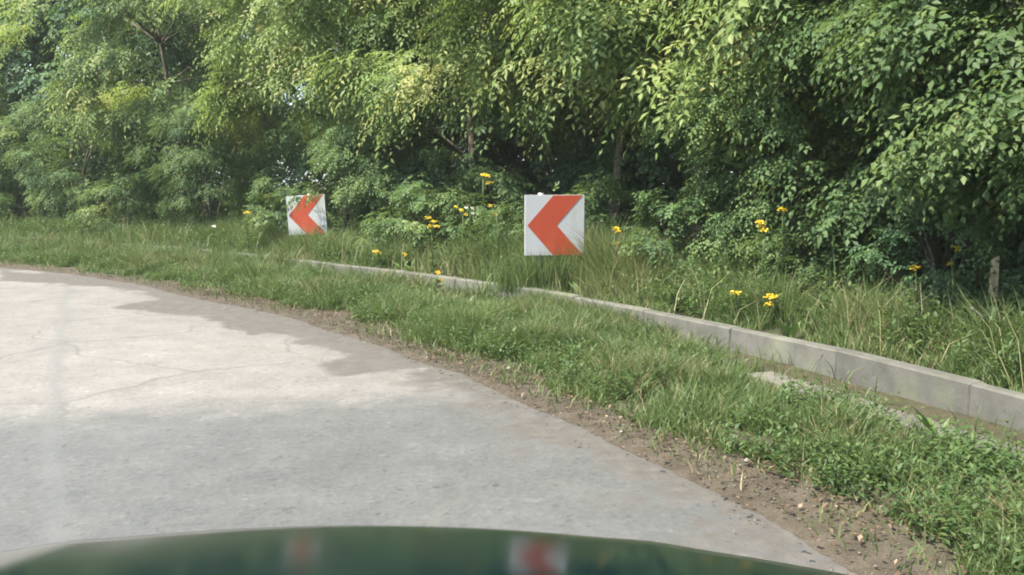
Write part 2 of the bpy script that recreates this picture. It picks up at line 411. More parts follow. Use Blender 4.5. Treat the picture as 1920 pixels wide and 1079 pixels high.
# gritty shoulder with a ragged inner edge
def p_shoulder(u, f):
    p0 = Ept(u); d = Dir(u)
    inner = -.32 - .07 * (vnoise(u * 3, u * 0, 1, 6) - .5) - .02 * (vnoise(u * 45, u * 0, 1, 8) - .5)
    o = inner * (1 - f) + .14 * f
    p = p0 + d * o[:, None]
    z = 0.012 * (fbm(p[:, 0], p[:, 1], .5, 2) - .5) + .0015 + .026 * f + .016 * fbm(p[:, 0], p[:, 1], 7, 12) * np.clip(f * 6, 0, 1)
    return np.column_stack([p, z])
us_f = np.linspace(1, 14, 700)
strip('dirt_shoulder', us_f, np.linspace(0, 1, 12), p_shoulder, M['shoulder'])
def p_verge(u, f):
    p = Ept(u) * (1 - f)[:, None] + Kpt(u) * f[:, None]
    return np.column_stack([p, verge_z(p[:, 0], p[:, 1], f)])
strip('verge', us, np.linspace(0.02, 1.02, 24), p_verge, M['verge'])
def p_bank(u, o):
    p = Kpt(u) + Dir(u) * o[:, None]
    return np.column_stack([p, bank_z(p[:, 0], p[:, 1], o)])
strip('bank', us, np.concatenate([np.linspace(.04, 3, 22), np.linspace(3.4, 26, 20)]), p_bank, M['wood_soil'])

# ---------------------------------------------------------------- kerb of concrete stones, gutter slabs at its foot
kerb = tag(empty('concrete_kerb', (2.4, 4.8, 0)), 'long low concrete kerb curving left through the roadside grass', 'kerb')
fine_u = np.linspace(1.5, 13.6, 6000); kp = Kpt(fine_u); L = np.concatenate([[0], np.cumsum(np.linalg.norm(np.diff(kp, axis=0), axis=1))])
def kerb_at(s):
    p = np.array([np.interp(s, L, kp[:, 0]), np.interp(s, L, kp[:, 1])]); return p
mb = MB(); mb.box(-.4975, .4975, -.055, .055, -.30, .0, .009)
kmeshes = []
for q in range(4):
    rr = random.Random(q); m_ = bpy.data.meshes.new('kerb_stone')
    m_.from_pydata([(x + rr.uniform(-.003, .003), y + rr.uniform(-.004, .004), z + rr.uniform(-.004, .003)) for x, y, z in mb.v], [], mb.f); m_.update()
    m_.materials.append(M['kerb']); kmeshes.append(m_)
s = 0.0; k = 0
while s < L[-1] - 1:
    a, b = kerb_at(s), kerb_at(s + 1); c = (a + b) / 2; ang = math.atan2(b[1] - a[1], b[0] - a[0])
    o = link('kerb_stone', kmeshes[k % 4], None, kerb)
    rr = random.Random(k + 50)
    o.location = Vector((c[0], c[1], .245 + rr.uniform(-.008, .008))) - kerb.location
    o.rotation_euler = (rr.uniform(-.03, .03), rr.uniform(-.006, .006), ang + rr.uniform(-.006, .006))
    s += 1.0; k += 1
# gutter slabs in front of the kerb (bare where the grass has not closed over them)
mb = MB(); mb.box(-.49, .49, -.10, .10, -.06, 0, .01)
gm = bpy.data.meshes.new('gutter_slab'); gm.from_pydata(mb.v, [], mb.f); gm.update(); gm.materials.append(M['gutter'])
s = .3
while s < 8.4:
    a, b = kerb_at(s), kerb_at(s + 1); c = (a + b) / 2; t = norm(b - a); nrm = np.array([-t[1], t[0]])
    if nrm[0] > 0: nrm = -nrm
    o = link('gutter_slab', gm, None, kerb); rr = random.Random(int(s * 10))
    o.location = Vector((c[0] + nrm[0] * .40, c[1] + nrm[1] * .40, (.078 + rr.uniform(-.008, .006)))) - kerb.location
    o.rotation_euler = (rr.uniform(-.03, .03), 0, math.atan2(t[1], t[0])); s += 1.0

# ---------------------------------------------------------------- grass and weeds
def blades(P, H, W, lean, tint, curve=.35):
    n = len(P); th = rng.uniform(0, 2 * np.pi, n); ph = rng.uniform(0, 2 * np.pi, n)
    side = np.column_stack([np.cos(th), np.sin(th), np.zeros(n)]) * (W / 2)[:, None]
    ld = np.column_stack([np.cos(ph), np.sin(ph), np.zeros(n)]) * (H * lean)[:, None]
    up = np.column_stack([np.zeros(n), np.zeros(n), H])
    mid = P + up * .55 + ld * curve; tip = P + up * (1 - .25 * lean ** 2)[:, None] + ld
    v = np.stack([P - side, P + side, mid + side * .8, mid - side * .8, tip], 1).reshape(-1, 3)
    b = np.arange(n)[:, None] * 5
    return v, b + np.array([[0, 1, 2, 3]]), b + np.array([[3, 2, 4]]), np.repeat(tint, 5)
def leaves(P, axis, nrm, ln, wd, tint):
    """one folded four-sided leaf per row, from P along axis"""
    side = norm(np.cross(axis, nrm)) * (wd / 2)[:, None]
    mid = P + axis * (ln * .45)[:, None]; tip = P + axis * ln[:, None] - nrm * (ln * .12)[:, None]
    fold = nrm * (wd * .14)[:, None]
    v = np.stack([P, mid + side + fold, tip, mid - side + fold], 1).reshape(-1, 3)
    b = np.arange(len(P))[:, None] * 4
    return v, b + np.array([[0, 1, 2]]), b + np.array([[0, 2, 3]]), np.repeat(tint, 4)
def stuff(name, parts, mat, label=None, cat=None):
    V = []; Q = []; T = []; A = []; n = 0
    for v, q, t, a in parts:
        V.append(v); n0 = n; n += len(v)
        if q is not None:
            (Q if q.shape[1] == 4 else T).append(q + n0)
        if t is not None: T.append(t + n0)
        A.append(a)
    me = mesh_np(name, np.concatenate(V), tris=np.concatenate(T) if T else None, quads=np.concatenate(Q) if Q else None, tint=np.concatenate(A))
    return link(name, me, mat)

def scatter_u(n, u0, u1):
    """u values spread evenly per metre"""
    g = np.linspace(u0, u1, 2000); l = np.concatenate([[0], np.cumsum(np.linalg.norm(np.diff(Kpt(g), axis=0), axis=1))])
    return np.interp(rng.uniform(0, l[-1], n), l, g)

# front verge
parts = []
for n, u0, u1, wmul in ((130000, 2.6, 8.3, 1.0), (85000, 8.3, 12.2, 1.35), (26000, 12.2, 14.2, 2.2)):
    u = scatter_u(n, u0, u1); f = rng.uniform(-.16, 1.0, n)
    f = np.where(rng.random(n) < .35, rng.uniform(-.08, .5, n), f)
    p = Ept(u) * (1 - f)[:, None] + Kpt(u) * f[:, None]
    cl = fbm(p[:, 0], p[:, 1], 2.6, 21)
    edge = -.07 + .16 * vnoise(p[:, 0], p[:, 1], 3.0, 31)
    wd_ = Wid(u); dk = (1 - f) * wd_
    gut = (dk < .34) & (u < 6.5 + .8 * vnoise(p[:, 0], p[:, 1], 1.1, 3)) & (rng.random(n) > .12)
    slab = (dk < .58) & (u < 6.0) & (rng.random(n) > .06)
    keep = (cl > .27 + .24 * rng.random(n)) & ((f > edge) | (rng.random(n) < .09)) & ~gut & ~slab
    u, f, p, cl = u[keep], f[keep], p[keep], cl[keep]; m = len(u)
    tall = np.clip((u - 8.9) / 2.4, 0, 1)
    H = (.045 + .12 * rng.random(m) ** 1.6 + .34 * np.clip(cl - .38, 0, 1)) * (1 + 1.05 * tall * np.clip(f, 0, 1)) * np.clip(.5 + f * 3, .5, 1)
    tint = np.clip(.15 + .55 * rng.random(m) + .5 * (fbm(p[:, 0], p[:, 1], 1.1, 40) - .5), 0, .9)
    dry = rng.random(m) < .04 + .28 * (fbm(p[:, 0], p[:, 1], 1.9, 140) > .60); tint[dry] = rng.uniform(.92, 1, dry.sum())
    P = np.column_stack([p, verge_z(p[:, 0], p[:, 1], f) - .01])
    parts.append(blades(P, H, (.004 + .005 * rng.random(m)) * wmul, .25 + .75 * rng.random(m), tint))
g = tag(stuff('grass', parts, M['grass']), 'uncut green grass on the verge between road and kerb', 'grass', kind='stuff')

# low broad-leaved weeds among the grass
n = 15000; u = scatter_u(n, 2.8, 12.5); f = np.clip(rng.beta(1.3, 1.8, n) * .95, 0, .84); p = Ept(u) * (1 - f)[:, None] + Kpt(u) * f[:, None]
keep = (fbm(p[:, 0], p[:, 1], 1.7, 77) > .42 + .1 * rng.random(len(p))) & ((1 - f) * Wid(u) > .5); p, f, u = p[keep], f[keep], u[keep]
base = np.column_stack([p, verge_z(p[:, 0], p[:, 1], f)]); wh = rng.uniform(.06, .15, len(p)) * (1 + .9 * rng.random(len(p)) ** 4)
parts = []
for k in range(6):
    n = len(base); th = rng.uniform(0, 2 * np.pi, n); el = rng.uniform(.0, .9, n)
    ax = np.column_stack([np.cos(th) * np.cos(el), np.sin(th) * np.cos(el), np.sin(el)])
    nr = norm(np.cross(np.cross(ax, np.array([0, 0, 1.])), ax))
    P = base + np.column_stack([rng.uniform(-.02, .02, n), rng.uniform(-.02, .02, n), (k + 1) / 6 * wh])
    v, t1, t2, a = leaves(P, ax, nr, rng.uniform(.02, .055, n), rng.uniform(.010, .022, n), rng.random(n))
    parts.append((v, t1, t2, a))
tag(stuff('verge_weeds', parts, M['weed']), 'low broad leaved weeds growing through the verge grass', 'weeds', kind='stuff')

# the same weeds on the bank
n = 5200; u = scatter_u(n, 2.8, 12.5); o = .15 + 1.3 * rng.beta(1.2, 1.6, n); p = Kpt(u) + Dir(u) * o[:, None]
keep = fbm(p[:, 0], p[:, 1], 1.5, 177) > .46; p, o = p[keep], o[keep]
base = np.column_stack([p, bank_z(p[:, 0], p[:, 1], o)]); hmax = rng.uniform(.12, .42, len(p)); parts = []
for k in range(9):
    n = len(base); th = rng.uniform(0, 2 * np.pi, n); el = rng.uniform(.0, .9, n)
    ax = np.column_stack([np.cos(th) * np.cos(el), np.sin(th) * np.cos(el), np.sin(el)]); nr = norm(np.cross(np.cross(ax, np.array([0, 0, 1.])), ax))
    P = base + np.column_stack([rng.uniform(-.03, .03, n), rng.uniform(-.03, .03, n), hmax * (k + .5) / 9])
    parts.append(leaves(P, ax, nr, rng.uniform(.03, .08, n), rng.uniform(.012, .03, n), rng.random(n)))
tag(stuff('bank_weeds', parts, M['weed']), 'mixed leafy weeds standing among the bank grass', 'weeds', kind='stuff')

# taller grass behind the kerb
parts = []
for n, u0, u1, wmul in ((60000, 2.6, 8.3, 1.0), (55000, 8.3, 12.2, 1.4), (22000, 12.2, 14.4, 2.4)):
    u = scatter_u(n, u0, u1); o = .10 + 1.7 * rng.beta(1.1, 1.7, n)
    p = Kpt(u) + Dir(u) * o[:, None]
    cl = fbm(p[:, 0], p[:, 1], 2.0, 51)
    keep = (cl > .30 + .24 * rng.random(n) + .1 * (o > 1.0)) & (o < .62 + .5 * vnoise(p[:, 0], p[:, 1], 1.6, 90) + 1.2 * np.clip((u - 5.9) / 1.2, 0, 1)); u, o, p, cl = u[keep], o[keep], p[keep], cl[keep]; m = len(u)
    H = (.10 + .24 * rng.random(m) ** 1.4 + .55 * np.clip(cl - .38, 0, 1)) * (1 + .55 * np.exp(-((u - 8.35) / .6) ** 2)) * np.clip(.22 + o * 1.35 + .5 * np.exp(-((u - 8.4) / .35) ** 2), .25, 1.1)
    tint = np.clip(.2 + .55 * rng.random(m) + .5 * (fbm(p[:, 0], p[:, 1], 1.0, 60) - .5), 0, .9)
    dry = rng.random(m) < .05 + .25 * (fbm(p[:, 0], p[:, 1], 1.7, 150) > .6); tint[dry] = rng.uniform(.92, 1, dry.sum())
    P = np.column_stack([p, bank_z(p[:, 0], p[:, 1], o) - .01])
    parts.append(blades(P, H, (.004 + .005 * rng.random(m)) * wmul, .2 + .7 * rng.random(m), tint))
m = 1500; q = at_depth(1030, 500, 8.8); P = np.column_stack([q.x + rng.normal(-.02, .26, m), q.y + rng.uniform(-.02, .40, m), np.full(m, .19)])
parts.append(blades(P, rng.uniform(.18, .50, m), rng.uniform(.006, .011, m), .15 + .6 * rng.random(m), np.clip(rng.normal(.5, .22, m), 0, .95)))
tag(stuff('tall_grass', parts, M['grass']), 'longer rough grass on the bank behind the kerb', 'grass', kind='stuff')

# seed stalks standing above it
n = 1100; u = scatter_u(n, 3.0, 12.0); o = .1 + .9 * rng.random(n); p = Kpt(u) + Dir(u) * o[:, None]
P = np.column_stack([p, bank_z(p[:, 0], p[:, 1], o)])
parts = [blades(P, rng.uniform(.25, .6, n), np.full(n, .0055), .1 + .9 * rng.random(n), rng.random(n), .3)]
tag(stuff('seed_stalks', parts, M['straw']), 'thin dry seed stalks rising out of the bank grass', 'grass', kind='stuff')

# nettle-high weeds along the foot of the wood
n = 800; u = scatter_u(n, 6.3, 12.6); o = 1.0 + 1.1 * rng.random(n); p = Kpt(u) + Dir(u) * o[:, None]
keep = fbm(p[:, 0], p[:, 1], 1.3, 199) > .40; p, o = p[keep], o[keep]
base = np.column_stack([p, bank_z(p[:, 0], p[:, 1], o)]); hmax = rng.uniform(.35, .85, len(p)); parts = []; tb = rng.random(len(p))
ln_ = rng.normal(0, .1, (len(p), 2))
for k in range(22):
    n = len(base); th = rng.uniform(0, 2 * np.pi, n); el = rng.uniform(-.4, .7, n); q = (k + .5) / 22
    ax = np.column_stack([np.cos(th) * np.cos(el), np.sin(th) * np.cos(el), np.sin(el)]); nr = norm(np.cross(np.cross(ax, np.array([0, 0, 1.])), ax))
    P = base + np.column_stack([ln_ * q, hmax * q])
    parts.append(leaves(P, ax, nr, rng.uniform(.06, .11, n) * (1.15 - .6 * q), rng.uniform(.025, .045, n) * (1.1 - .5 * q), np.clip(tb + rng.normal(0, .12, n), 0, 1)))
m = len(base); parts.append(blades(base, hmax, np.full(m, .009), .12 * np.ones(m), rng.random(m), .3))
tag(stuff('tall_weeds', parts, M['weed']), 'nettle like weeds crowding the foot of the wood behind the signs', 'weeds', kind='stuff')

# big-leaved dock plants in verge and bank
parts = []; r9 = np.random.default_rng(99)
for side, n in ((0, 75), (1, 85)):
    u = scatter_u(n, 3.0, 11.5)
    if side == 0:
        f = r9.uniform(.12, .66, n); p = Ept(u) * (1 - f)[:, None] + Kpt(u) * f[:, None]; z = verge_z(p[:, 0], p[:, 1], f)
    else:
        o = r9.uniform(.2, 1.2, n); p = Kpt(u) + Dir(u) * o[:, None]; z = bank_z(p[:, 0], p[:, 1], o)
    for k in range(7):
        th = r9.uniform(0, 6.28, n); el = r9.uniform(.45, 1.2, n)
        ax = np.column_stack([np.cos(th) * np.cos(el), np.sin(th) * np.cos(el), np.sin(el)]); nr = norm(np.cross(np.cross(ax, np.array([0, 0, 1.])), ax))
        ln = r9.uniform(.07, .17, n) * (1 + .5 * side)
        P = np.column_stack([p, z]) + ax * r9.uniform(.01, .06, n)[:, None]
        parts.append(leaves(P, ax, nr, ln, ln * r9.uniform(.28, .42, n), r9.random(n)))
tag(stuff('dock_leaves', parts, M['weed']), 'broad upright dock leaves scattered through the roadside grass', 'weeds', kind='stuff')

# gravel and dry leaves on the shoulder
def octa(P, R, tint):
    n = len(P); base = np.array([[1, 0, 0], [0, 1, 0], [-1, 0, 0], [0, -1, 0], [0, 0, .7], [0, 0, -.7]], float)
    th = rng.uniform(0, 6.28, n); c, s_ = np.cos(th), np.sin(th)
    b = base[None] * R[:, None, None] * rng.uniform(.6, 1.2, (n, 6, 1))
    v = np.stack([b[..., 0] * c[:, None] - b[..., 1] * s_[:, None], b[..., 0] * s_[:, None] + b[..., 1] * c[:, None], b[..., 2]], -1) + P[:, None]
    f_ = np.array([[0, 1, 4], [1, 2, 4], [2, 3, 4], [3, 0, 4], [1, 0, 5], [2, 1, 5], [3, 2, 5], [0, 3, 5]])
    return v.reshape(-1, 3), (np.arange(n)[:, None, None] * 6 + f_[None]).reshape(-1, 3), None, np.repeat(tint, 6)
mg, ng, bgm = new_mat('grit')
a = N(ng, 'ShaderNodeAttribute', attribute_name='tint')
ng.links.new(ramp(ng, a.outputs['Fac'], [(0, (.085, .075, .06)), (.7, (.125, .112, .092)), (.96, (.18, .165, .14)), (1, (.28, .27, .24))]).outputs[0], bgm.inputs['Base Color']); bgm.inputs['Roughness'].default_value = .9
n = 8000; u = scatter_u(n, 2.6, 11.5); o = rng.normal(-.10, .17, n); keep = (o < .12) & (o > -.75); u, o = u[keep], o[keep]
p = Ept(u) + Dir(u) * o[:, None]; P = np.column_stack([p, .012 + .02 * np.clip((o + .5) / .6, 0, 1)])
tag(stuff('gravel', [octa(P, .002 + .006 * rng.random(len(P)) ** 4, rng.random(len(P)))], mg), 'loose grit along the broken edge of the road', 'gravel', kind='stuff')
n = 2600; u = scatter_u(n, 2.6, 10.5); o = rng.normal(-.08, .14, n); keep = (o < .2) & (o > -.5); u, o = u[keep], o[keep]; m = len(u)
p = Ept(u) + Dir(u) * o[:, None]; P = np.column_stack([p, .03 + .025 * np.clip((o + .5) / .6, 0, 1) + .012 * rng.random(m)])
th = rng.uniform(0, 6.28, m); ax = norm(np.column_stack([np.cos(th), np.sin(th), rng.normal(0, .25, m)])); nr = norm(np.cross(np.cross(ax, np.array([0, .2, 1.])), ax))
tag(stuff('leaf_litter', [leaves(P, ax, nr, rng.uniform(.015, .045, m), rng.uniform(.01, .022, m), rng.random(m))], M['litter']), 'brown dry leaves lying along the grass edge', 'leaves', kind='stuff')

# ---------------------------------------------------------------- added air volume: lifts the darks in place of a windscreen veil
HZ = bpy.data.materials.new('haze'); HZ.use_nodes = True; hn = HZ.node_tree; hn.nodes.clear()
pv = hn.nodes.new('ShaderNodeVolumePrincipled'); pv.inputs['Density'].default_value = .0009; pv.inputs['Color'].default_value = (.88, .94, .90, 1); pv.inputs['Anisotropy'].default_value = .0
ho = hn.nodes.new('ShaderNodeOutputMaterial'); hn.links.new(pv.outputs[0], ho.inputs['Volume'])
mb = MB(); mb.box(-702, 702, -702, 702, -1.2, 13.5)
tag(mb.build('haze', HZ), 'thin milky air volume added in place of a windscreen veil', 'haze', kind='stuff')

# ---------------------------------------------------------------- trees and bushes
def crown_mesh(name, seed, clumps, per, ln, leaflets, lw, ll, droop, fan=.9, flat=.45, jit=.16):
    """clumps: (n,7) centre, outward direction, radius.  A clump is a tilted plate of leafy sprays."""
    r = np.random.default_rng(seed); c = np.repeat(clumps, per, axis=0); n = len(c)
    out = norm(c[:, 3:6]); up = np.array([0, 0, 1.])
    pl_n = norm(out * .35 + up * .9 + r.normal(0, .18, (n, 3)))
    e1 = norm(np.cross(pl_n, out + r.normal(0, .05, (n, 3)))); e2 = np.cross(e1, pl_n)       # e2 roughly outward
    rad = c[:, 6] * np.sqrt(r.random(n)); an = r.normal(0, fan, n)
    d = norm(e2 * np.cos(an)[:, None] + e1 * np.sin(an)[:, None] + r.normal(0, jit, (n, 3)))
    o = c[:, :3] + d * (rad - .3 * c[:, 6])[:, None] + pl_n * (r.normal(0, flat * .35, n) * c[:, 6])[:, None]
    sl = ln * r.uniform(.6, 1.25, n); dr = droop * r.uniform(.3, 1.5, n)
    tint_s = np.clip(np.repeat(r.normal(.45, .2, len(clumps)), per) + r.normal(0, .15, n), 0, 1)
    szv = r.uniform(.6, 1.35, n)
    parts = []
    for k in range(leaflets):
        t = (k + .6) / leaflets; sg = 1 if k % 2 else -1
        P = o + d * (sl * t)[:, None]; P[:, 2] -= dr * t * t * sl
        dd = d.copy(); dd[:, 2] -= 2 * dr * t; dd = norm(dd)
        s_ = norm(np.cross(dd, pl_n)); nn = norm(np.cross(s_, dd)) + r.normal(0, jit * 1.7, (n, 3)); nn = norm(nn)
        last = k == leaflets - 1
        ax = norm(dd * (1.0 if last else .55) + s_ * (0 if last else sg * .85) + r.normal(0, .17, (n, 3)) - up * .18)
        nn = norm(nn - ax * np.sum(nn * ax, 1, keepdims=True))
        v, t1, t2, a = leaves(P, ax, nn, ll * szv * r.uniform(.75, 1.2, n), lw * szv * r.uniform(.75, 1.2, n), np.clip(tint_s + r.normal(0, .07, n), 0, 1))
        parts.append((v, t1, t2, a))
    V = []; T = []; A = []; q = 0
    for v, t1, t2, a in parts:
        V.append(v); T += [t1 + q, t2 + q]; A.append(a); q += len(v)
    return mesh_np(name, np.concatenate(V), tris=np.concatenate(T), tint=np.concatenate(A))

def clumps_ell(seed, n, R, z0, z1, rad, inner=.5, low=0.0, lop=(0, 0)):
    r = np.random.default_rng(seed); v = norm(r.normal(0, 1, (n, 3)))
    k = inner + (1.02 - inner) * r.random(n) ** .45
    lump = 1 + .22 * np.sin(v[:, 0] * 4 + seed) * np.cos(v[:, 2] * 5 + seed * 2)
    cz = (z0 + z1) / 2; hz = (z1 - z0) / 2
    p = np.column_stack([v[:, 0] * R * k * lump + lop[0], v[:, 1] * R * k * lump + lop[1], cz + v[:, 2] * hz * k])
    out = norm(np.column_stack([v[:, 0], v[:, 1], v[:, 2] * .45 + .05]))
    return np.column_stack([p, out, rad * r.uniform(.6, 1.3, n)])

def trunk_mb(seed, H, r0, cl, nl, lean=.25, multi=1):
    r = random.Random(seed); mb = MB(); tops = []
    for q in range(multi):
        a = r.uniform(0, 6.28); x = y = 0.0; pts = []; ln = lean * (1 if multi == 1 else 2.6)
        b0 = Vector((math.cos(a) * .12 * (multi > 1), math.sin(a) * .12 * (multi > 1), -.15))
        for k in range(8):
            t = k / 7; pts.append(b0 + Vector((math.cos(a) * ln * t * t * H * .35 + r.uniform(-.03, .03) * H * .3, math.sin(a) * ln * t * t * H * .35 + r.uniform(-.03, .03) * H * .3, t * H * .86)))
        mb.tube(pts, [r0 * (1.25 if k == 0 else 1) * (1 - .82 * k / 7) for k in range(8)], 7); tops.append(pts)
    for k in r.sample(range(len(cl)), min(nl, len(cl))):
        c = Vector(cl[k][:3]); pts = min(tops, key=lambda P: (P[4] - c).length)
        s_ = min(range(1, 7), key=lambda i: abs(pts[i].z - (c.z - .35 * (Vector((c.x, c.y, 0)) - Vector((pts[i].x, pts[i].y, 0))).length)))
        p0 = pts[s_]; m_ = (p0 + c) / 2 + Vector((r.uniform(-.12, .12), r.uniform(-.12, .12), .12))
        mb.tube([p0, m_, c], [r0 * .34, r0 * .2, r0 * .07], 5)
    return mb

PROTO = {}
def proto(key, kind, seed, H, R, z0, mat, ncl, per, crad, ln, nleaf, lw, ll, droop, r0, multi=1, inner=.5, fan=.9, flat=.45, jit=.16):
    cl = clumps_ell(seed, ncl, R, z0, H, crad, inner)
    cm = crown_mesh('crown', seed, cl, per, ln, nleaf, lw, ll, droop, fan, flat, jit); cm.materials.append(M[mat])
    mb = trunk_mb(seed, H, r0, cl, 16, .25, multi)
    tm = bpy.data.meshes.new('trunk'); tm.from_pydata(mb.v, [], mb.f); tm.update(); tm.materials.append(M['bark'])
    tm.polygons.foreach_set('use_smooth', np.ones(len(tm.polygons), bool))
    PROTO[key] = (kind, cm, tm)
for q in range(3):
    proto(f'locust{q}', 'locust_tree', 100 + q, 6.4, 2.3, 1.65, 'locust', 92, 50, .72, .46, 11, .038, .09, .55, .085, 1, .5, .75, .22, .11)
for q in range(3):
    proto(f'hazel{q}', 'bush', 200 + q, 4.4, 1.6, .62, 'hazel', 78, 74, .52, .24, 6, .037, .062, .45, .045, 4, .45, 1.3)
for q in range(2):
    proto(f'low{q}', 'bush', 300 + q, 1.7, .95, .05, 'hazel', 34, 40, .34, .18, 6, .04, .065, .3, .022, 4, .35, 1.3)
for q in range(2):
    proto(f'dusk{q}', 'undergrowth_bush', 400 + q, 2.6, 1.3, .0, 'dusky', 55, 34, .46, .24, 6, .05, .085, .4, .03, 4, .4, 1.3)
for q in range(2):
    proto(f'tall{q}', 'broadleaf_tree', 500 + q, 8.2, 2.6, 1.0, 'dusky', 110, 32, .8, .34, 7, .075, .12, .45, .13, 1, .4, 1.2)

def plant_tree(key, u, off, label, cat, group, sc_=1.0, rz=None, sz=None):
    p = Kpt(np.array([u]))[0] + Dir(np.array([u]))[0] * off
    kind, cm, tm = PROTO[key]
    z = float(bank_z(np.array([p[0]]), np.array([p[1]]), np.array([off]))[0])
    t = empty(kind, (p[0], p[1], z - .03), rz if rz is not None else random.uniform(0, 6.28))
    t.scale = (sc_, sc_, sz or sc_)
    tag(t, label, cat, group)
    link('trunk', tm, None, t); link('crown', cm, None, t)
    return t

G1 = 'locust trees overhanging the bank'; G2 = 'leafy bushes along the bank'; G3 = 'dark undergrowth bushes'; G4 = 'tall trees behind the bushes'
# overhanging locusts, right to left
for a_ in [
    ('locust0', 8.05, 2.35, 'feathery locust tree with pale sunlit sprays hanging right above the nearer chevron sign', 1.0, .3),
    ('locust1', 9.0, 2.6, 'feathery locust tree leaning out over the gap between the two chevron signs', 1.0, 2.2),
    ('locust2', 9.9, 2.5, 'dark green locust tree drooping over the farther chevron sign', .95, 4.0),
    ('locust0', 7.1, 3.0, 'yellow green locust tree rising just right of the nearer chevron sign', 1.08, 5.2),
    ('locust1', 10.9, 2.6, 'feathery locust tree to the left of the farther chevron sign', .95, .9),
    ('locust2', 11.8, 2.9, 'feathery locust tree above the far left bend of the kerb', 1.0, 3.1),
    ('locust1', 10.4, 3.6, 'locust tree set back behind the farther chevron sign', 1.0, 1.9),
    ('locust0', 5.9, 3.9, 'locust tree with bright top behind the bushes at upper right', 1.1, 1.2)]:
    plant_tree(a_[0], a_[1], a_[2], a_[3], 'tree', G1, a_[4], a_[5])
for a_ in [
    ('hazel0', 6.45, 2.05, 'dense green bush reaching the grass behind the tallest yellow flowers', .88, .5),
    ('hazel1', 5.35, 1.75, 'dark bush with a shaded hollow at its foot beside the bank', .9, 1.7),
    ('hazel2', 4.45, 1.75, 'bush with yellowish upper leaves behind the wooden stake', .92, 3.0),
    ('hazel0', 3.3, 1.85, 'broad leafy bush at the right edge nearest the road', .95, 4.4),
    ('hazel2', 7.35, 1.9, 'mid green bush touching the right side of the nearer chevron sign', .62, .9),
    ('hazel1', 10.4, 2.15, 'bush with twigs reaching over the farther chevron sign', .66, 2.4),
    ('hazel2', 11.45, 1.6, 'rounded bush left of the farther chevron sign', .6, 3.9),
    ('hazel0', 12.4, 1.9, 'pale sunlit bush at the far left end of the bank', .66, .2),
    ('hazel1', 13.2, 2.5, 'sunlit bush beyond the left bend of the road', .9, 2.0),
    ('low0', 9.45, 1.75, 'low bush in the shade between the two chevron signs', .75, .4),
    ('low1', 8.75, 1.7, 'low bush in the shade just left of the nearer chevron sign', .7, 2.9),
    ('low1', 7.75, 1.35, 'low weedy bush standing right behind the post of the nearer chevron sign', .62, 1.1),
    ('low0', 9.1, 1.25, 'low weedy bush by the yellow flower cluster between the signs', .55, 2.0),
    ('low1', 9.75, 1.35, 'leafy low bush at the foot of the drooping locust right of the farther sign', .7, 5.0),
    ('low0', 9.93, 1.15, 'low bush a little way right of the farther chevron sign', .62, .8),
    ('low1', 10.9, 1.15, 'low bush around the small shaded yellow flower left of the farther sign', .7, 1.9),
    ('low0', 7.0, 1.5, 'low bush with bright leaves right of the pale yellow flowers', .55, 4.1),
    ('low1', 11.9, 1.0, 'low bush beside the grassy kerb at the far left', .75, 3.6),
    ('low0', 12.9, 1.2, 'low pale bush beside the far kerb end', .8, 3.3)]:
    plant_tree(a_[0], a_[1], a_[2], a_[3], 'bush', G2, a_[4], a_[5])
U_ = 'dark undergrowth bush '
for i, a_ in enumerate([
    (5.7, 3.6, U_ + 'in deep shade above the wooden stake at right'),
    (6.5, 3.7, U_ + 'showing through the foliage right of the wooden stake'),
    (7.3, 3.8, U_ + 'in the hollow behind the two tallest yellow flower stems'),
    (5.35, 2.75, U_ + 'against the right edge beside the wooden stake'),
    (6.05, 1.5, U_ + 'low in the hollow left of the wooden stake', .42),
    (10.1, 2.7, U_ + 'hiding the trunk behind the tallest yellow flower', .75),
    (8.1, 3.9, U_ + 'beneath the boughs to the upper right of the nearer chevron sign'),
    (8.9, 4.0, U_ + 'beside the trunk just right of the nearer chevron sign'),
    (9.7, 3.9, U_ + 'directly behind and above the nearer chevron sign'),
    (10.4, 3.8, U_ + 'beneath the boughs left of the tallest yellow flower'),
    (11.1, 3.7, U_ + 'directly behind the farther chevron sign'),
    (11.8, 3.6, U_ + 'behind the rounded bush left of the farther chevron sign'),
    (12.5, 3.6, U_ + 'behind the pale bush at the far left of the bank'),
    (13.1, 4.2, U_ + 'at the left edge where the kerb disappears round the bend')]):
    plant_tree(f'dusk{i % 2}', a_[0], a_[1], a_[2], 'bush', G3, a_[3] if len(a_) > 3 else .95 + .1 * (i % 3), i * 1.3 + 2.6)
T_ = 'tall dense tree at the back '
for i, a_ in enumerate([
    (4.5, 5.6, T_ + 'glimpsed at the upper right corner'),
    (5.5, 6.0, T_ + 'behind the bushes over the wooden stake'),
    (6.6, 5.7, T_ + 'glimpsed behind the bushes above the tallest yellow flowers'),
    (7.6, 6.2, T_ + 'behind the yellow green locust right of the nearer sign'),
    (8.6, 6.0, T_ + 'behind the locust trunk just right of the nearer sign'),
    (9.6, 6.2, T_ + 'right above the nearer chevron sign'),
    (10.5, 6.0, T_ + 'above the gap midway between the two signs'),
    (11.3, 6.2, T_ + 'right above the farther chevron sign'),
    (12.1, 6.4, T_ + 'left of the farther sign behind the feathery locust'),
    (12.8, 6.4, T_ + 'filling the upper left corner'),
    (13.5, 7.0, T_ + 'at the left edge halfway up'),
    (14.1, 8.0, T_ + 'past the bend at the far left')]):
    plant_tree(f'tall{i % 2}', a_[0], a_[1], a_[2], 'tree', G4, .9 + .07 * ((i + 2) % 4), i * 2.1 + 4.2)
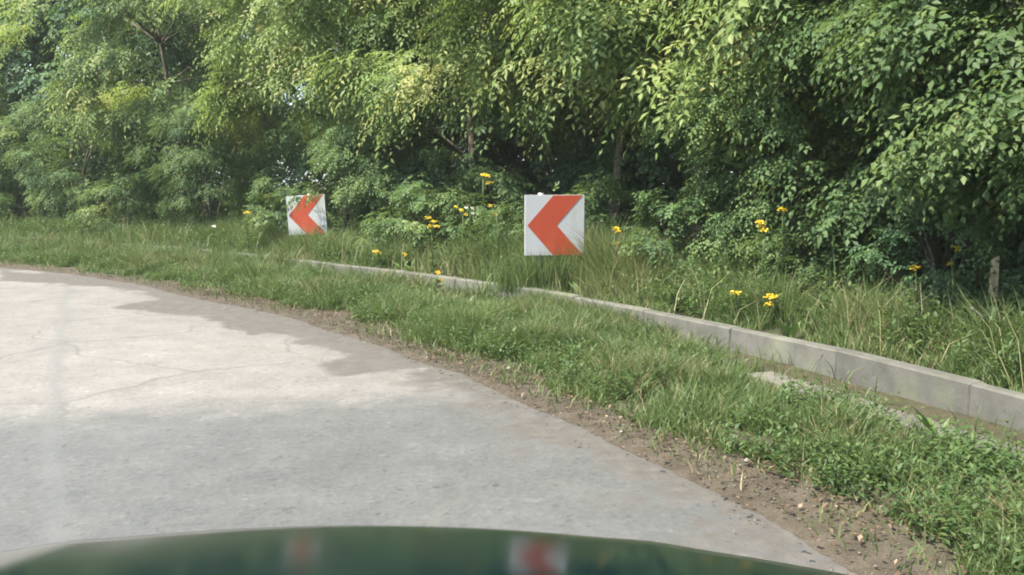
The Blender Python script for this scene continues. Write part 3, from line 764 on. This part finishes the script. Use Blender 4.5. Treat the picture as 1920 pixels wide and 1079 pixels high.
# the far wood behind
n = 1150; u = scatter_u(n, 2.0, 14.8); o = rng.uniform(8, 14, n); p = Kpt(u) + Dir(u) * o[:, None]
cl = np.column_stack([p, rng.uniform(.3, 9, n), np.tile([-.4, -.9, .1], (n, 1)) + rng.normal(0, .3, (n, 3)), rng.uniform(.9, 1.6, n)])
wm = crown_mesh('far_wood', 900, cl, 26, .6, 6, .16, .26, .4, 1.3)
tag(link('far_wood', wm, M['dusky']), 'mass of dark leaves deep in the wood behind the trees', 'wood', kind='stuff')

# ---------------------------------------------------------------- chevron signs
def chevron_sign(x, y, z0, sz, yaw, roll, gz, label, postx):
    t = tag(empty('chevron_sign', (x, y, gz), yaw), label, 'road sign', 'red and white chevron signs on the bend')
    hz = z0 - gz; h = sz / 2
    def rolled(o): o.rotation_euler = (0, roll, 0); o.location = (0, 0, hz + h); return o
    mb = MB(); mb.box(-h, h, -.004, .004, -h, h, .0015); rolled(mb.build('board', M['sign_white'], t))
    # folded rim standing back from the face
    mb = MB(); w_ = .006
    mb.box(-h, -h + w_, .0045, .05, -h, h); mb.box(h - w_, h, .0045, .05, -h, h)
    mb.box(-h + w_ + .001, h - w_ - .001, .0045, .05, h - w_, h); mb.box(-h + w_ + .001, h - w_ - .001, .0045, .05, -h, -h + w_)
    rolled(mb.build('rim', M['sign_white'], t))
    pts = [(.035, .5), (.47, .995), (.965, .995), (.53, .5), (.965, .005), (.47, .005)]
    vs = [((a - .5) * sz, -.0075, (b - .5) * sz) for a, b in pts] + [((a - .5) * sz, -.0042, (b - .5) * sz) for a, b in pts]
    mb = MB(); mb.add(vs, [(0, 1, 2, 3), (0, 3, 4, 5)] + [(i, i + 6, (i + 1) % 6 + 6, (i + 1) % 6) for i in range(6)])
    c = mb.build('chevron', M['sign_red'], t)
    rolled(c)
    mb = MB(); mb.tube([(postx, .085, -.3), (postx, .085, hz + sz + .02)], .03, 12); mb.build('post', M['galv'], t, True)
    for zz in (.14, .46):
        mb = MB(); mb.box(postx - .05, postx + .05, .051, .058, hz + zz - .02, hz + zz + .02); mb.box(postx - .038, postx - .032, .058, .12, hz + zz - .02, hz + zz + .02); mb.box(postx + .032, postx + .038, .058, .12, hz + zz - .02, hz + zz + .02)
        mb.build('clamp', M['galv'], t)
    return t
def gz_at(x, y):
    g = np.linspace(3, 13.5, 3000); k = Kpt(g); i = np.argmin((k[:, 0] - x) ** 2 + (k[:, 1] - y) ** 2)
    o = math.hypot(k[i, 0] - x, k[i, 1] - y)
    return float(bank_z(np.array([x]), np.array([y]), np.array([o]))[0])
a0, a1 = at_depth(1040, 479, 9.0), at_depth(1040, 368, 9.0)
chevron_sign(a0.x, a0.y, a0.z, .61, math.radians(9), 0, gz_at(a0.x, a0.y), 'nearer and larger red and white chevron arrow sign standing in grass behind the kerb', -.13)
a0 = at_depth(576, 440, 13.6)
chevron_sign(a0.x, a0.y, a0.z, .6, math.radians(-4), math.radians(-3), gz_at(a0.x, a0.y), 'farther and smaller red chevron arrow sign partly overgrown by leaves along its top', 0.02)
# a spray of leaves hanging in front of the farther sign's upper edge
cl = np.array([[at_depth(560, 366, 13.35).x, 13.4, at_depth(560, 366, 13.4).z, -.3, -.8, .1, .14], [at_depth(592, 360, 13.35).x, 13.4, at_depth(592, 362, 13.4).z, -.1, -.8, .1, .13]])
tw = tag(empty('hanging_branch', (cl[1][0] + .3, 14.0, gz_at(-2.7, 14))), 'leafy branch hanging across the top of the farther chevron sign', 'branch')
cl[:, :3] -= np.array(tw.location)
cm = crown_mesh('foliage', 950, cl, 12, .17, 6, .032, .065, .5); link('foliage', cm, M['hazel'], tw)
mb = MB(); mb.tube([(.5, .6, 1.9), (.25, .3, 1.5), tuple(cl[1][:3])], [.018, .012, .005], 5); mb.tube([(.25, .3, 1.5), tuple(cl[0][:3])], [.01, .004], 5); mb.build('twig', M['bark'], tw)

# ---------------------------------------------------------------- yellow ragwort plants
def flower_plant(name, px, py, d, label, heads, mat='yellow', spread=.05, size=1.0, floret=.0095, group='yellow flowering weeds'):
    top = at_depth(px, py, d); gz = gz_at(top.x, top.y)
    if name == 'verge_flower': gz = .07
    H = max(.12, top.z - gz); r = np.random.default_rng(int(px)); rr = random.Random(int(px))
    t = tag(empty(name, (top.x, top.y, gz)), label, 'flower', group)
    mb = MB(); tip = Vector((0, 0, H - .05)); j = Vector((rr.uniform(-.03, .03), rr.uniform(-.03, .03), H * .55))
    mb.tube([(rr.uniform(-.05, .05), rr.uniform(-.05, .05), -.05), j, tip], [.006, .005, .004], 6)
    hs = []
    for k in range(heads):
        a = rr.uniform(0, 6.28); q = tip + Vector((math.cos(a) * spread * rr.uniform(.3, 1.4) * (heads > 1), math.sin(a) * spread * .8 * (heads > 1), rr.uniform(-.10, .06) * (heads > 1)))
        mb.tube([j.lerp(tip, .6), tip.lerp(q, .5) - Vector((0, 0, .02)), q], [.0035, .003, .0025], 5); hs.append(q)
    mb.build('stem', M['stem'], t, True)
    n = int(30 + 60 * min(1.2, H)); zz = r.uniform(.05, .8, n) * H; th = r.uniform(0, 6.28, n)
    P = np.column_stack([j.x * np.clip(zz / H / .55, 0, 1), j.y * np.clip(zz / H / .55, 0, 1), zz]); ax = norm(np.column_stack([np.cos(th), np.sin(th), r.uniform(.0, .7, n)])); nr = norm(np.cross(np.cross(ax, np.array([0, 0, 1.])), ax))
    link('foliage', stuff_mesh([leaves(P, ax, nr, r.uniform(.05, .12, n), r.uniform(.015, .03, n), r.random(n))]), M['weed'], t)
    for q in hs:
        n = int(24 * size); V = []; T = []; A = []
        for i in range(n):
            rad = .036 * size * math.sqrt((i + .5) / n) * rr.uniform(.7, 1.25); an = i * 2.4
            c = q + Vector((math.cos(an) * rad, math.sin(an) * rad, .008 - rad * .18 + rr.uniform(-.014, .014)))
            nn = Vector((rr.uniform(-.7, .7), rr.uniform(-1.0, .3), 1)).normalized(); e = nn.orthogonal().normalized(); g_ = nn.cross(e); b = len(V)
            V.append(tuple(c + nn * .003)); m = 10
            for s_ in range(m):
                w_ = floret * (1 if s_ % 2 else .72); V.append(tuple(c + (e * math.cos(s_ * 6.283 / m) + g_ * math.sin(s_ * 6.283 / m)) * w_))
            T += [(b, b + 1 + s_, b + 1 + (s_ + 1) % m) for s_ in range(m)]; A += [rr.random()] * (m + 1)
        link('flower_head', mesh_np('flower_head', V, tris=T, tint=A), M[mat], t)
    return t
def stuff_mesh(parts):
    V = []; T = []; A = []; n = 0
    for v, t1, t2, a in parts:
        V.append(v); T += [t1 + n, t2 + n]; A.append(a); n += len(v)
    return mesh_np('foliage', np.concatenate(V), tris=np.concatenate(T), tint=np.concatenate(A))
FL = [
    (463, 393, 13.1, 'small yellow flower head in the shade left of the farther chevron sign', 1, 'yellow', .05, 1.3),
    (710, 465, 11.2, 'yellow flower leaning low in the grass right of the farther chevron sign', 2, 'yellow', .05, 1.2),
    (812, 410, 10.4, 'yellow flower cluster midway between the two chevron signs', 4, 'yellow', .07, 1.2),
    (905, 328, 10.2, 'tallest yellow flower rising left of the nearer chevron sign above its top', 3, 'yellow', .06, 1.2),
    (1155, 430, 8.7, 'pale yellow flowers just right of the nearer chevron sign', 3, 'yellow', .05, .8),
    (1437, 402, 7.3, 'tall stem with a cluster of three yellow flowers before the dark bush', 3, 'yellow', .05, 1.0),
    (1468, 382, 7.4, 'tall stem with one flat yellow flower beside the clustered one', 1, 'yellow', .04, 1.15),
    (1380, 538, 6.75, 'short plant with one flat yellow flower near the kerb', 1, 'yellow', .04, 1.0),
    (1450, 541, 6.7, 'short plant with the brightest broad yellow flowers near the kerb', 2, 'yellow', .055, 1.4),
    (1717, 490, 6.0, 'thin stemmed yellow flower left of the wooden stake', 1, 'yellow', .04, .9),
    (868, 390, 10.0, 'pale yellow weed left of the nearer chevron sign below the tallest flower', 3, 'yellow', .06, .7),
    (930, 384, 9.9, 'budding pale yellow weed close to the left edge of the nearer chevron sign', 3, 'yellow', .06, .6),
    (752, 463, 10.9, 'low small yellow weed right of the low leaning yellow flower', 2, 'yellow', .05, .7),
    (1785, 470, 6.1, 'small yellow flower buds just left of and above the wooden stake', 2, 'yellow', .03, .55)]
for f_ in FL: flower_plant('ragwort', f_[0], f_[1], f_[2], f_[3], f_[4], f_[5], f_[6], f_[7])
flower_plant('verge_flower', 818, 513, 9.3, 'single orange yellow flower in the grass in front of the kerb', 2, 'orange', .03, 1.0)
for px, py, d, lb in [(880, 392, 10.3, 'white umbel weed in the shade left of the nearer chevron sign'), (400, 425, 13.4, 'white umbel weed in the shade near the left end of the bank'), (1690, 350, 6.9, 'pale umbel weed in front of the dark bush at right')][:2]:
    flower_plant('white_weed', px, py, d, lb, 3, 'white_petal', .07, .55, .008, 'white flowering weeds')

# ---------------------------------------------------------------- wooden stake and dry stick at right
b = at_depth(1857, 625, 6.05); g0 = gz_at(b.x, b.y)
st = tag(empty('wooden_stake', (b.x, b.y, g0)), 'weathered pale wooden stake standing in front of the bushes at right', 'stake')
mb = MB()
ht = at_depth(1857, 492, 6.05).z - g0
mb.add([(-.030, -.03, -.3), (.022, -.033, -.3), (.026, .03, -.3), (-.03, .035, -.3), (-.018, -.022, ht * 1.06), (.016, -.024, ht * 1.09), (.018, .020, ht * 1.05), (-.016, .02, ht * 1.02)],
       [(0, 3, 2, 1), (4, 5, 6, 7), (0, 1, 5, 4), (1, 2, 6, 5), (2, 3, 7, 6), (3, 0, 4, 7)])
o = mb.build('stake_shaft', M['stake'], st)
mb = MB(); mb.add([(.029, -.028, -.2), (.05, -.022, -.2), (.046, .02, -.2), (.03, .02, -.2), (.026, -.03, ht * .72), (.044, -.024, ht * .64), (.042, .015, ht * .62), (.03, .02, ht * .7)],
       [(0, 3, 2, 1), (4, 5, 6, 7), (0, 1, 5, 4), (1, 2, 6, 5), (2, 3, 7, 6), (3, 0, 4, 7)])
mb.build('split_side', M['bark'], st)
n = 26; zz = rng.uniform(.35, 1.05, n) * ht; th = rng.uniform(2.5, 6.9, n)
P = np.column_stack([.045 * np.cos(th), .045 * np.sin(th), zz]); ax = norm(np.column_stack([np.cos(th), np.sin(th), rng.normal(-.2, .4, n)])); nr = norm(np.cross(np.cross(ax, np.array([0, 0, 1.])), ax))
link('climbing_leaves', stuff_mesh([leaves(P, ax, nr, rng.uniform(.04, .08, n), rng.uniform(.03, .05, n), rng.random(n))]), M['weed'], st)
a, c = at_depth(1822, 578, 5.25), at_depth(1858, 612, 5.3)
tw = tag(empty('dry_stick', (c.x, c.y, c.z)), 'bleached dry stick leaning against the foot of the wooden stake', 'stick')
mb = MB(); v = a - c; mb.tube([v * -.5, v * .3 + Vector((.004, 0, .006)), v], [.008, .007, .004], 6); mb.build('stick', M['stone'], tw)

# small pale stones on the shoulder and road edge
for i, (px, py, lb) in enumerate([(953, 693, 'small pale stone at the grass edge beside the road'), (422, 578, 'tiny pale stone on the far dirt patch'), (1165, 812, 'pale pebble on the shoulder right of the asphalt edge'), (1400, 866, 'pale pebble among dry leaves at the near grass edge')]):
    p = at(px, py, .05 if i != 1 else .02); me = mesh_np('stone', *octa(np.array([[0, 0, .006]]), np.array([.024 if i == 0 else .015]), np.array([1.]))[:2])
    o = link('stone', me, M['stone'], None, (p.x, p.y, p.z)); tag(o, lb, 'stone', 'pale stones beside the road')

# ---------------------------------------------------------------- the car whose bonnet fills the foot of the frame
CX = -.22
car = tag(empty('car', (CX, 0, 0)), 'dark blue green car with a glossy curved bonnet at the foot of the frame', 'car')
def yfront(x): return 1.27 - .27 * x * x
def grid_obj(name, fn, nu, nv, mat, parent, thick=.004):
    v = []; f = []
    for i in range(nu + 1):
        for j in range(nv + 1): v.append(fn(i / nu, j / nv))
    for i in range(nu):
        for j in range(nv):
            a = i * (nv + 1) + j; f.append((a, a + 1, a + nv + 2, a + nv + 1))
    me = bpy.data.meshes.new(name); me.from_pydata(v, [], f); me.update()
    me.polygons.foreach_set('use_smooth', np.ones(len(me.polygons), bool))
    o = link(name, me, mat, parent)
    md = o.modifiers.new('thickness', 'SOLIDIFY'); md.thickness = thick; md.offset = 0
    return o
def bon(u, v):
    x = (u - .5) * 1.44; yf = yfront(x); y = .32 + (yf - .32) * min(v / .86, 1.0)
    z = .951 - .100 * ((y - .32) / .9) - .05 * ((y - .32) / .9) ** 2 - .105 * x * x
    z += .003 * math.exp(-((abs(x) - .42) / .05) ** 2)
    if v > .86: t = (v - .86) / .14; y += .035 * math.sin(t * 1.5); z -= .07 * t * t + .012 * t
    return (x, y, z)
bonnet = grid_obj('bonnet', bon, 48, 40, M['paint'], car)
def wing(sg):
    def fn(u, v):
        y = .30 + (yfront(.72) + .0 - .30) * u
        zt = bon(1, min(u * .86, .86))[2] - .004
        arch = .30 + math.sqrt(max(0, .34 ** 2 - (y - .62) ** 2)) if abs(y - .62) < .34 else .24
        arch = max(arch, .24)
        z = zt + (arch - zt) * v
        x = .726 + .10 * math.sin(min(v * 2.2, 1.57)) 
        return (sg * x, y, z)
    return fn
for sg in (-1, 1): grid_obj('wing', wing(sg), 24, 10, M['paint'], car)
def bump_(u, v):
    x = (u - .5) * 1.64; xx = min(abs(x), .68); yf = yfront(xx) + .05 - max(0, abs(x) - .68) * 1.2
    return (x, yf + .05 * math.sin(v * 3.0), .66 - .44 * v)
grid_obj('bumper', bump_, 30, 10, M['paint'], car)
mb = MB(); mb.box(-.33, .33, yfront(.3) + .11, yfront(.3) + .125, .40, .55, .005)
for k in range(4): mb.box(-.31, .31, yfront(.3) + .127, yfront(.3) + .14, .42 + k * .032, .43 + k * .032)
mb.build('grille', M['plastic'], car)
for sg in (-1, 1):
    def hl(u, v, sg=sg):
        x = .40 + .28 * u; return (sg * x, yfront(x) + .055 - .03 * u * u + .02 * math.sin(v * 3.14), .67 + .07 * (1 - v) + .02 * u - .01)
    grid_obj('headlight', hl, 8, 6, M['lens'], car)
def lathe(prof, n=28):
    v = []; f = []
    for k in range(n):
        a = k * 2 * math.pi / n
        for r_, x in prof: v.append((x, r_ * math.cos(a), r_ * math.sin(a)))
    m = len(prof)
    for k in range(n):
        for j in range(m - 1): f.append((k * m + j, ((k + 1) % n) * m + j, ((k + 1) % n) * m + j + 1, k * m + j + 1))
    return v, f
for sg in (-1, 1):
    wh = link('wheel', None, None, car); wh.location = (sg * .68, .62, .30)
    for nm, pr, mt in (('tyre', [(.19, -.08), (.26, -.095), (.295, -.07), (.30, 0), (.295, .07), (.26, .095), (.19, .08)], 'rubber'), ('rim', [(.02, .05), (.09, .055), (.15, .045), (.19, .07), (.192, -.07), (.05, -.05), (.02, -.05)], 'alloy')):
        v, f = lathe(pr); me = bpy.data.meshes.new(nm); me.from_pydata(v, [], f); me.update(); link(nm, me, M[mt], wh)
mb = MB(); mb.box(-.68, .68, .16, .315, .90, .93, .01); mb.build('cowl', M['plastic'], car)
mb = MB(); mb.box(-.62, .62, -.3, .25, .35, .88, .02); mb.box(-.55, .55, .26, 1.0, .28, .42, .02); mb.build('engine_bay', M['plastic'], car)
